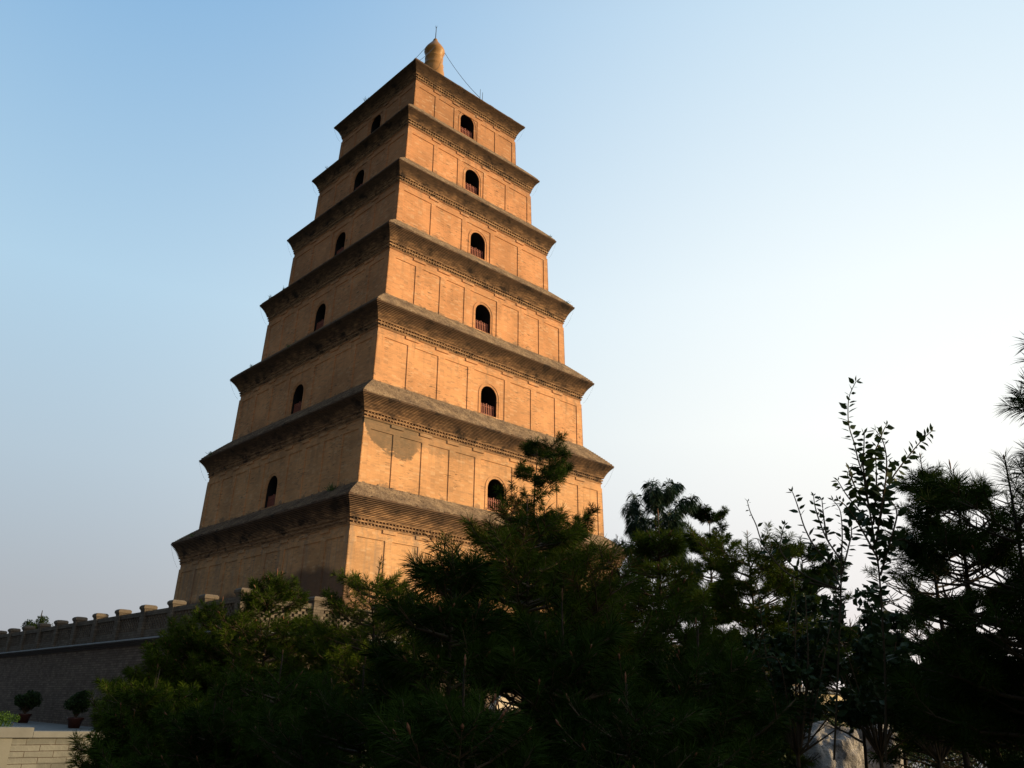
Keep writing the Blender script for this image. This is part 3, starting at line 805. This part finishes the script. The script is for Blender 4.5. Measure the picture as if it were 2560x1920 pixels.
pine(px(2298,1142,10.5),'thin upright pine directly right of the tall leafy sapling',R=.75,slope=.42,nl=.085,nw=.005,nper=60,dens=1.15,seed=34,whorl=.34,mat=M_need,zmin=1.8,nlimb=6,topR=.15,gaps=.1,group=G2,buds=.2)
pine(px(2378,1168,7.5),'pine with wide starry needle brushes, second in from the right edge',R=.75,slope=.6,nl=.13,nw=.0036,nper=80,dens=1.15,seed=35,whorl=.27,mat=M_need,zmin=1.7,nlimb=6,topR=.16,group=G2,buds=.2,limb_up=40)
pine(px(2500,1150,7.0),'dark bristly pine filling the right edge below the pale sky',R=.95,slope=1.3,nl=.13,nw=.0036,nper=80,dens=.9,seed=36,whorl=.30,mat=M_need,zmin=1.5,nlimb=6,topR=.3,group=G2,buds=.2,limb_up=40)
pine(px(2690,800,6.6),'tall pine beyond the right edge, only its needle tufts reaching in',R=.66,slope=.6,nl=.13,nw=.0034,nper=90,dens=1.15,seed=37,whorl=.42,mat=M_need,zmin=1.3,nlimb=6,topR=.2,group=G2,buds=.2,limb_up=35)
pine(px(2200,1450,15),'shaded pine behind the leafy saplings with sky showing through it',R=1.1,slope=.8,nl=.10,nw=.008,nper=48,seed=38,whorl=.5,mat=M_need,zmin=1.6,nlimb=5,topR=.3,gaps=.28,group=G2,buds=0)
pine(px(2000,1345,22),'dark round topped pine left of the leafy sapling stems',R=1.4,slope=1.1,nl=.13,nw=.011,nper=55,seed=39,whorl=.5,mat=M_need,zmin=2.6,nlimb=7,topR=.5,gaps=.1,group=G2,buds=0)
pine(px(2400,1340,12),'dark pine behind the starry brush pine at the lower right',R=1.2,slope=.9,nl=.10,nw=.007,nper=52,dens=1.15,seed=40,whorl=.4,mat=M_need,zmin=1.2,nlimb=6,topR=.3,gaps=.12,group=G2,buds=0)
pine(px(2120,1545,12.5),'low shaded pine behind the sapling stems, above the rocks',R=1.25,slope=1.2,nl=.10,nw=.007,nper=55,seed=44,whorl=.3,mat=M_need,zmin=1.75,nlimb=7,topR=.3,group=G2,buds=0)
pine(px(2290,1600,14),'low pine between the saplings and the right hand pines',R=1.2,slope=1.2,nl=.10,nw=.007,nper=55,seed=45,whorl=.3,mat=M_need2,zmin=1.2,nlimb=7,topR=.3,group=G2,buds=0)
# unseen trees added right of the frame, only to shade the near pines
SHADE=[(19,-62.0,6.5,2.0),(20,-65.2,8.6,2.4),(18,-68.2,8.8,2.4),(22,-71.5,9.0,2.6)]

# distant bare-ish tree beyond the platform, at left
def leaf_cloud(r, centres, rads, n, size, asp=.55, squash=1.0, org=None, gaps=None):
    c=np.array(centres); k=r.integers(0,len(c),n)
    d=unit(r.normal(size=(n,3)))*(r.uniform(.25,1,(n,1))**.5)*np.array(rads)[k][:,None]; d[:,2]*=squash
    p=c[k]+d
    a=unit(r.normal(size=(n,3))); b=unit(np.cross(a,r.normal(size=(n,3))))
    s=size*r.uniform(.6,1.3,(n,1))
    V=np.stack([p-a*s*.5, p+b*s*asp*.5-a*s*.05, p+a*s*.5, p-b*s*asp*.5-a*s*.05],1).reshape(-1,3)
    if org is not None: V=V.reshape(-1,4,3); V=V[gap_keep(V[:,0]+np.asarray(org),gaps)]; n=len(V); V=V.reshape(-1,3)
    return V, np.arange(n)[:,None]*4+np.arange(4)[None]
r=np.random.default_rng(3)
P=px(104,1536,100); t=empty('distant_tree',(P[0],P[1],0)); tag(t,'small distant tree with an airy round crown rising behind the left balustrade','tree')
Hh=P[2]
cs=[];rs=[];m=MB(); m.tube([(0,0,0),(0,0,Hh*.8),(0,0,Hh+.4)],[.25,.15,.03],6)
for k in range(26):
    az=r.uniform(0,6.28); rr=r.uniform(.1,1.5); z_=Hh-2.6+r.uniform(0,2.8)*(1-rr/3.0); cs.append((rr*math.cos(az),rr*math.sin(az),z_)); rs.append(r.uniform(.35,.7))
    m.tube([(0,0,Hh-3),(rr*.5*math.cos(az),rr*.5*math.sin(az),(z_+Hh-3)/2+.3),cs[-1]],[.07,.04,.015],4)
m.build('trunk',M_bark,t)
V,F=leaf_cloud(r,cs,rs,4200,.16); np_mesh('crown',V,F,M_broad,t)

# ------------------------------------------------------------------ leafy sapling (broad leaves along whippy stems)
def leaf_shape(p, d, nrm, L, W):
    """ovate leaf with a pointed tip, folded along the midrib"""
    s=np.cross(d,nrm); s/=np.linalg.norm(s)
    up=nrm*L*.06
    return [p, p+d*L*.22+s*W*.42+up, p+d*L*.5+s*W*.5+up, p+d*L*.8+s*W*.2+up*.5, p+d*L, p+d*L*.8-s*W*.2+up*.5, p+d*L*.5-s*W*.5+up, p+d*L*.22-s*W*.42+up, p+d*L*.5]
def sapling(name,label,stems,dist,seed,leafL=.085,group=None,base_uv=None,extra=0,cat='shrub',start=.12,sp=.042):
    r=np.random.default_rng(seed)
    b0=at(*base_uv,dist); root=empty(name,(b0[0],b0[1],0)); tag(root,label,cat,group)
    m=MB(); V=[];F=[]
    for pts,dd,dens in stems:
        P=[at(u,v,dist+dd*(k/(max(len(pts)-1,1)))) for k,(u,v) in enumerate(pts)]
        P=[np.array([q[0]-b0[0],q[1]-b0[1],q[2]]) for q in P]
        # smooth
        Q=[]
        for i in range(len(P)-1):
            a=P[max(i-1,0)];b=P[i];c=P[i+1];d=P[min(i+2,len(P)-1)]
            for t in np.linspace(0,1,6,endpoint=False):
                Q.append(.5*((2*b)+(-a+c)*t+(2*a-5*b+4*c-d)*t*t+(-a+3*b-3*c+d)*t**3))
        Q.append(P[-1]); Q=np.array(Q); n=len(Q)
        m.tube(list(Q),[.0075*(1-.75*i/n)+.0012 for i in range(n)],5)
        seg=np.linalg.norm(np.diff(Q,axis=0),axis=1); cum=np.concatenate([[0],np.cumsum(seg)]); T=cum[-1]
        s=T*start; side=1
        while s<T:
            i=min(np.searchsorted(cum,s)-1,n-2); i=max(i,0); f=(s-cum[i])/max(seg[i],1e-6); p=Q[i]+(Q[i+1]-Q[i])*f; ax=unit(Q[i+1]-Q[i])
            if r.random()<dens:
                rv=r.normal(size=3); perp=unit(np.cross(ax,CM[:,2]*.9+rv*.45))*side
                d=unit(ax*r.uniform(.35,.8)+perp+np.array([0,0,r.uniform(-.35,.1)]))
                nr=unit(np.cross(d,rv)+np.array([0,0,1.2])); nr=unit(nr-d*(nr@d))
                L=leafL*r.uniform(.5,1.25)*(1-.4*(s/T)**3)
                if not gap_keep((p+b0*np.array([1,1,0]))[None],GAPS_BROAD)[0]: s+=sp; continue
                k=len(V); V+=leaf_shape(p+d*.008,d,nr,L,L*r.uniform(.4,.62)); F+= [(k,k+1,k+2,k+8),(k+8,k+2,k+3,k+4),(k+8,k+4,k+5,k+6),(k,k+8,k+6,k+7)]
            side=-side; s+=sp*r.uniform(.5,1.1)
        for sg in (-1,1):
            d=unit(unit(Q[-1]-Q[-3])+unit(np.cross(CM[:,2],unit(Q[-1]-Q[-3])))*.45*sg); nr=unit(r.normal(size=3)); nr=unit(nr-d*(nr@d)); k=len(V)
            V+=leaf_shape(Q[-1],d,nr,leafL*.55,leafL*.2); F+= [(k,k+1,k+2,k+8),(k+8,k+2,k+3,k+4),(k+8,k+4,k+5,k+6),(k,k+8,k+6,k+7)]
    m.build('stem',M_twig,root)
    np_mesh('leaves',V,F,M_broad,root)
    return root
def z7(x,y): return (1760+.36166*x, 860+.36166*y)
def Z(*a): return [z7(*q) for q in a]
base=(2215,1900)
sapling('sapling','tall thin leafy sapling whose topmost whip curls up alone into the pale sky',[
  ([base]+Z((1250,2250),(1215,1640),(1185,1400),(1145,1150),(1110,950),(1065,800),(1040,690),(1005,580),(995,470),(1005,360),(1050,260)),.0,1.0),
  (Z((1145,1150),(1110,950),(1150,800),(1200,700),(1240,600),(1262,560)),.25,1.0),
  (Z((1130,1000),(1100,850),(1105,720),(1108,620)),-.2,1.0),
  (Z((1185,1400),(1230,1150),(1290,950),(1370,830),(1450,730),(1520,650),(1570,605)),.3,1.0),
  (Z((1200,1300),(1230,1100),(1255,950),(1262,800),(1240,680),(1190,600)),-.3,1.0),
  (Z((1150,1150),(1060,1020),(1010,900),(1000,860)),.3,1.0),
  (Z((1170,1250),(1190,1000),(1190,850),(1185,760)),.15,1.0),
  (Z((1185,1400),(1090,1180),(990,1050),(925,945)),.3,.9),
  (Z((1200,1500),(1300,1380),(1380,1350),(1450,1400)),.3,1.0),
  (Z((1200,1480),(1100,1300),(1040,1200),(980,1120),(930,1080)),-.3,1.0),
  (Z((1220,1600),(1320,1250),(1330,1150),(1290,1080)),-.2,.9),
 ],7.0,61,base_uv=base,cat='sapling',sp=.027,leafL=.10)
sapling('sapling','bushier leafy sapling with short upright shoots left of the tall whip',[
  ([(2085,1900)]+Z((940,1900),(950,1500),(955,1300),(940,1150),(890,1080)),.0,1.0),
  (Z((950,1500),(850,1350),(790,1200),(765,1110),(757,1050)),.2,1.0),
  (Z((850,1350),(830,1220),(820,1130),(815,1080)),.1,1.0),
  (Z((950,1600),(780,1420),(700,1280),(660,1160),(630,1070),(610,1020)),-.2,.75),
  (Z((950,1700),(700,1600),(540,1450),(535,1330),(558,1250)),.2,1.0),
  (Z((950,1700),(600,1600),(420,1400),(360,1250),(320,1160),(300,1090)),.35,.6),
  (Z((950,1600),(1000,1400),(1020,1300),(1000,1180)),.25,1.0),
  (Z((950,1700),(870,1500),(850,1420)),.3,1.0),
 ],7.6,62,base_uv=(2085,1900),cat='sapling',sp=.036,leafL=.09)
# lower leafy growth under the saplings
def sap_bush(u,v,w_,d,seed,label,nst=16,h=260):
    r=np.random.default_rng(seed); st=[]
    for k in range(nst):
        x1=u+r.uniform(-w_,w_); y1=v+r.uniform(-.1,1)*h*.5
        st.append(([(u+(x1-u)*.2,v+h*1.5),(u+(x1-u)*.6+r.uniform(-20,20),v+h*.8),(x1+r.uniform(-12,12),y1+h*.25),(x1,y1)],r.uniform(-.5,.5),1.0))
    return sapling('leafy_shrub',label,st,d,seed,base_uv=(u,v+h*1.5),group='leafy shrubs under the pines',sp=.03,leafL=.075)
sap_bush(2000,1420,110,9.0,64,'leafy shrub between the flat topped olive pine and the saplings',8,300)

# hedge bushes and ground cover
def bush(u,v,d,rad,label,seed,mat,n=5000,size=.05,zt=None,name='bush',group='low bushes under the trees',tall=False):
    r=np.random.default_rng(seed); P=at(u,v,d); Ht=P[2]; root=empty(name,(P[0],P[1],0)); tag(root,label,'bush',group)
    cs=[];rs=[];segs=[]
    for k in range(26):
        az=r.uniform(0,6.28); rr=rad*math.sqrt(r.random()); z_=Ht*(1-.45*(rr/rad)**2)*r.uniform(.45,.95) if not tall else Ht-(Ht-1.7)*r.random()**.8-.1
        c=np.array([rr*math.cos(az),rr*math.sin(az),z_]); cs.append(c); rs.append(rad*r.uniform(.16,.3)); segs.append((np.array([0,0,1.3 if tall else .02]),c,.010,.004))
    if tall: segs.append((np.array([0,0,0.]),np.array([0,0,1.32]),.03,.02))
    V,F=tubes_np(segs); np_mesh('stems',V,F,M_twig,root)
    V,F=leaf_cloud(r,cs,rs,n,size,org=(P[0],P[1],0),gaps=GAPS_BROAD if d<18 else []); V[:,2]=np.maximum(V[:,2],.03); np_mesh('leaves',V,F,mat,root)
    return root
bush(1960,1712,24,1.6,'olive hedge bush below the beige wall, left of the pine trunk',71,M_hedge,6000,.06)
bush(2135,1738,23,1.5,'sunny olive bush behind the bigger rock',72,M_hedge,6000,.06)
bush(2240,1705,27,1.8,'tall yellowish bush right of the beige wall',73,M_hedge,9000,.08)
bush(2040,1750,22,1.1,'dark leafy bush directly behind the bigger rock',79,M_broad,7000,.07)
bush(2190,1765,24,1.3,'dark leafy bush behind the smaller rock',80,M_broad,8000,.07)
bush(2390,1730,24,1.5,'dark bush at the foot of the right hand pines',74,M_broad,6000,.07)
bush(2530,1640,13,1.1,'black green bush in the lower right corner',75,M_broad,8000,.07)
bush(1850,1765,11,.7,'dark bush left of the bigger rock',76,M_broad,6000,.06)
bush(2300,1800,14,.6,'small dark bush right of the smaller rock',77,M_broad,5000,.05)
bush(10,1716,20.5,.5,'bright green clipped bush at the left edge behind the low wall',78,M_lime,5000,.035)

bush(2150,1470,9.6,.62,'tall loose leafy shrub around the tall sapling, sky glinting through',81,M_broad,3000,.085,name='leafy_shrub',group='leafy shrubs under the pines',tall=True)
bush(2300,1560,9.0,.6,'leafy shrub under the thin upright pine at right',82,M_broad,2600,.08,name='leafy_shrub',group='leafy shrubs under the pines',tall=True)
bush(1960,1500,9.4,.5,'leafy shrub right of the flat topped olive pine',83,M_broad,2400,.08,name='leafy_shrub',group='leafy shrubs under the pines',tall=True)
# pots at the platform foot
M_pot=simple('red brown glazed pot',(.07,.022,.014),.45,.3,6)
for k,(u,label,wd_) in enumerate(((60,'wide dark potted shrub against the platform wall, left one of the pair',.68),(190,'rounder dark potted shrub against the platform wall, next to the pines',.52))):
    d=CM@np.array([(u-1280)/FPX,-(1790-960)/FPX,-1.0]); t_=(-25.1-CAM[0])/d[0]; P=CAM+d*t_
    root=empty('potted_shrub',(P[0],P[1],TZ)); tag(root,label,'potted shrub','potted shrubs below the platform')
    m=MB(); m.lathe([(.02,.004),(.26,.004),(.34,.34),(.40,.42),(.40,.50),(.34,.50),(.32,.42),(.02,.42)],20); m.build('pot',M_pot,root,True)
    r=np.random.default_rng(80+k); cs=[];rs=[];segs=[]
    for j in range(34):
        a_=unit(r.normal(size=3)); a_[2]=abs(a_[2]) if r.random()<.75 else a_[2]*.5
        c=np.array([0,0,1.1])+a_*np.array([wd_,wd_,.55])*.95*r.uniform(.3,1.05); cs.append(c); rs.append(r.uniform(.2,.32)); segs.append((np.array([0,0,.5]),c,.03,.01))
    V,F=tubes_np(segs); np_mesh('stems',V,F,M_twig,root)
    V,F=leaf_cloud(r,cs,rs,9000,.11,.45); np_mesh('leaves',V,F,M_broad,root)

# rocks
n=NB('limestone'); P_=n.geo.outputs['Position']; a=n.noise(P_,1.6,6,.65); b=n.noise(P_,6,5,.7)
c=n.mix(n.smooth(a,.35,.65),(.15,.13,.125),(.55,.48,.43)); c=n.mix(n.math('MULTIPLY',n.smooth(b,.5,.62),.7),c,(.08,.07,.07)); n.bump(b,1.0,.2); M_rock=n.done(c,.9)
from mathutils import noise as mn
def rock(u,v,d,rx,rz,seed,label):
    P=at(u,v,d); bm=bmesh.new(); bmesh.ops.create_icosphere(bm,subdivisions=5,radius=1)
    for q in bm.verts:
        c=q.co.copy(); f=1+.22*mn.noise(c*1.3+Vector((seed,0,0)))+.12*mn.noise(c*3.1+Vector((0,seed,0)))+.05*mn.noise(c*8)+.02*mn.noise(c*19)
        c.z=math.copysign(abs(c.z)**.62,c.z); f+=.05*mn.noise(c*5+Vector((3,seed,1)))-.06*abs(mn.noise(c*2.3+Vector((seed,7,0))))
        q.co=Vector((c.x*rx*f,c.y*rx*.8*f,c.z*rz*f+rz*.72))
    me=bpy.data.meshes.new('rock'); bm.to_mesh(me); bm.free(); me.polygons.foreach_set('use_smooth',[True]*len(me.polygons))
    zmax=max(v_.co.z for v_ in me.vertices); k=(P[2])/zmax
    for v_ in me.vertices: v_.co.z*=k
    o=link('garden_rock',me,M_rock); o.location=(P[0],P[1],0); tag(o,label,'rock','garden rocks'); return o
rock(2066,1800,20,.80,1.0,4.3,'larger pale rounded garden rock catching the sun on its right side')
rock(2188,1803,21.5,.66,1.0,9.1,'smaller grey garden rock half hidden behind the larger one')

P=at(1262,1738,30); m=MB(); hw_=.62; zt_=P[2]-hw_
o_=[(hw_,-.02),(hw_,zt_)]+[(hw_*math.cos(t),zt_+hw_*math.sin(t)) for t in np.linspace(0.1,math.pi-.1,12)]+[(-hw_,zt_),(-hw_,-.02)]
nn=len(o_); m.add([(x_,-.12,z_) for x_,z_ in o_]+[(x_,.12,z_) for x_,z_ in o_],[tuple(range(nn))[::-1],tuple(range(nn,2*nn))]+[(k,(k+1)%nn,nn+(k+1)%nn,nn+k) for k in range(nn)])
m.box(-.8,.8,-.3,.3,-.02,.35)
o=m.build('stone_tablet',simple('pale tablet stone',(.62,.50,.38),.85,.15,3,.01)); o.location=(P[0],P[1],0)
tag(o,'pale round topped stone tablet glimpsed through the gap low in the centre pines','stone tablet')

# grass blades growing up before the rocks
r=np.random.default_rng(90); nb=26000
A=at(2125,1900,17.0); ang=r.uniform(0,2*math.pi,nb)
gx=A[0]+r.normal(size=nb)*2.4; gy=A[1]+r.normal(size=nb)*1.6
h=r.uniform(.15,.5,nb)*(1+.5*np.sin(gx*3)*np.cos(gy*2.3)); lean=r.normal(size=(nb,2))*.28
b0=np.stack([gx,gy,np.zeros(nb)],1); dv=np.stack([np.cos(ang),np.sin(ang),np.zeros(nb)],1)*.006
tip=b0+np.stack([lean[:,0]*h,lean[:,1]*h,h],1); mid=b0+np.stack([lean[:,0]*h*.25,lean[:,1]*h*.25,h*.6],1)
V=np.stack([b0-dv,b0+dv,mid+dv,tip,mid-dv],1).reshape(-1,3)
o=np_mesh('grass',V,np.arange(nb)[:,None]*5+np.arange(5)[None],leaf_mat('grass blades',(.02,.035,.01),(.05,.07,.02),2),None); tag(o,'long dark grass in front of the garden rocks','grass',kind='stuff')
for k,(s_,c_,h_,rad) in enumerate(SHADE):  # out-of-view trees put in to keep the sun off the foreground
    r=np.random.default_rng(140+k); X=.766*s_+.643*c_; Y=-.643*s_+.766*c_
    root=empty('broadleaf_tree',(X,Y,0)); tag(root,['lowest added shade tree beyond the right edge','added shade tree beyond the right edge, second from the picture','added shade tree right of the camera, beyond the frame','added shade tree farthest right of the camera'][k],'tree','added shade trees outside the frame at right')
    m=MB(); m.tube([(0,0,0),(.1,0,h_*.5),(0,.1,h_*.9)],[.2,.13,.04],6); m.build('trunk',M_bark,root)
    cs=[];rs=[]
    for j in range(60):
        a_=unit(r.normal(size=3)); cs.append(np.array([0,0,h_*.62])+a_*np.array([rad*.85,rad*.85,h_*.34])*r.uniform(.2,1)); rs.append(r.uniform(.5,.85))
    V,F=leaf_cloud(r,cs,rs,9000,.24); np_mesh('crown',V,F,M_broad,root)
# far tree belt closing the garden behind the pines at right
for k,(u,v,d,rad) in enumerate(((1500,1640,44,4),(1700,1660,48,4.5),(1880,1672,50,4.5),(2290,1690,58,5),(2450,1680,52,5),(2600,1670,50,5))):
    r=np.random.default_rng(100+k); P=at(u,v,d); root=empty('broadleaf_tree',(P[0],P[1],0)); tag(root,['round garden tree behind the drooping pine','garden tree behind the flat topped pine','garden tree left of the saplings, far back','garden tree far behind the right hand shrubs','garden tree far back near the right edge','garden tree at the far right, beyond the dark bush'][k],'tree','garden trees far behind the pines')
    m=MB(); m.tube([(0,0,0),(.1,0,P[2]*.5),(0,.1,P[2]*.95)],[.2,.13,.04],6); m.build('trunk',M_bark,root)
    cs=[];rs=[]
    for j in range(40):
        a_=unit(r.normal(size=3)); c=np.array([0,0,P[2]*.55])+a_*np.array([rad*.8,rad*.8,P[2]*.38])*r.uniform(.4,1); cs.append(c); rs.append(r.uniform(.4,.9))
    V,F=leaf_cloud(r,cs,rs,7000,.17,org=(P[0],P[1],0)); np_mesh('crown',V,F,M_broad,root)
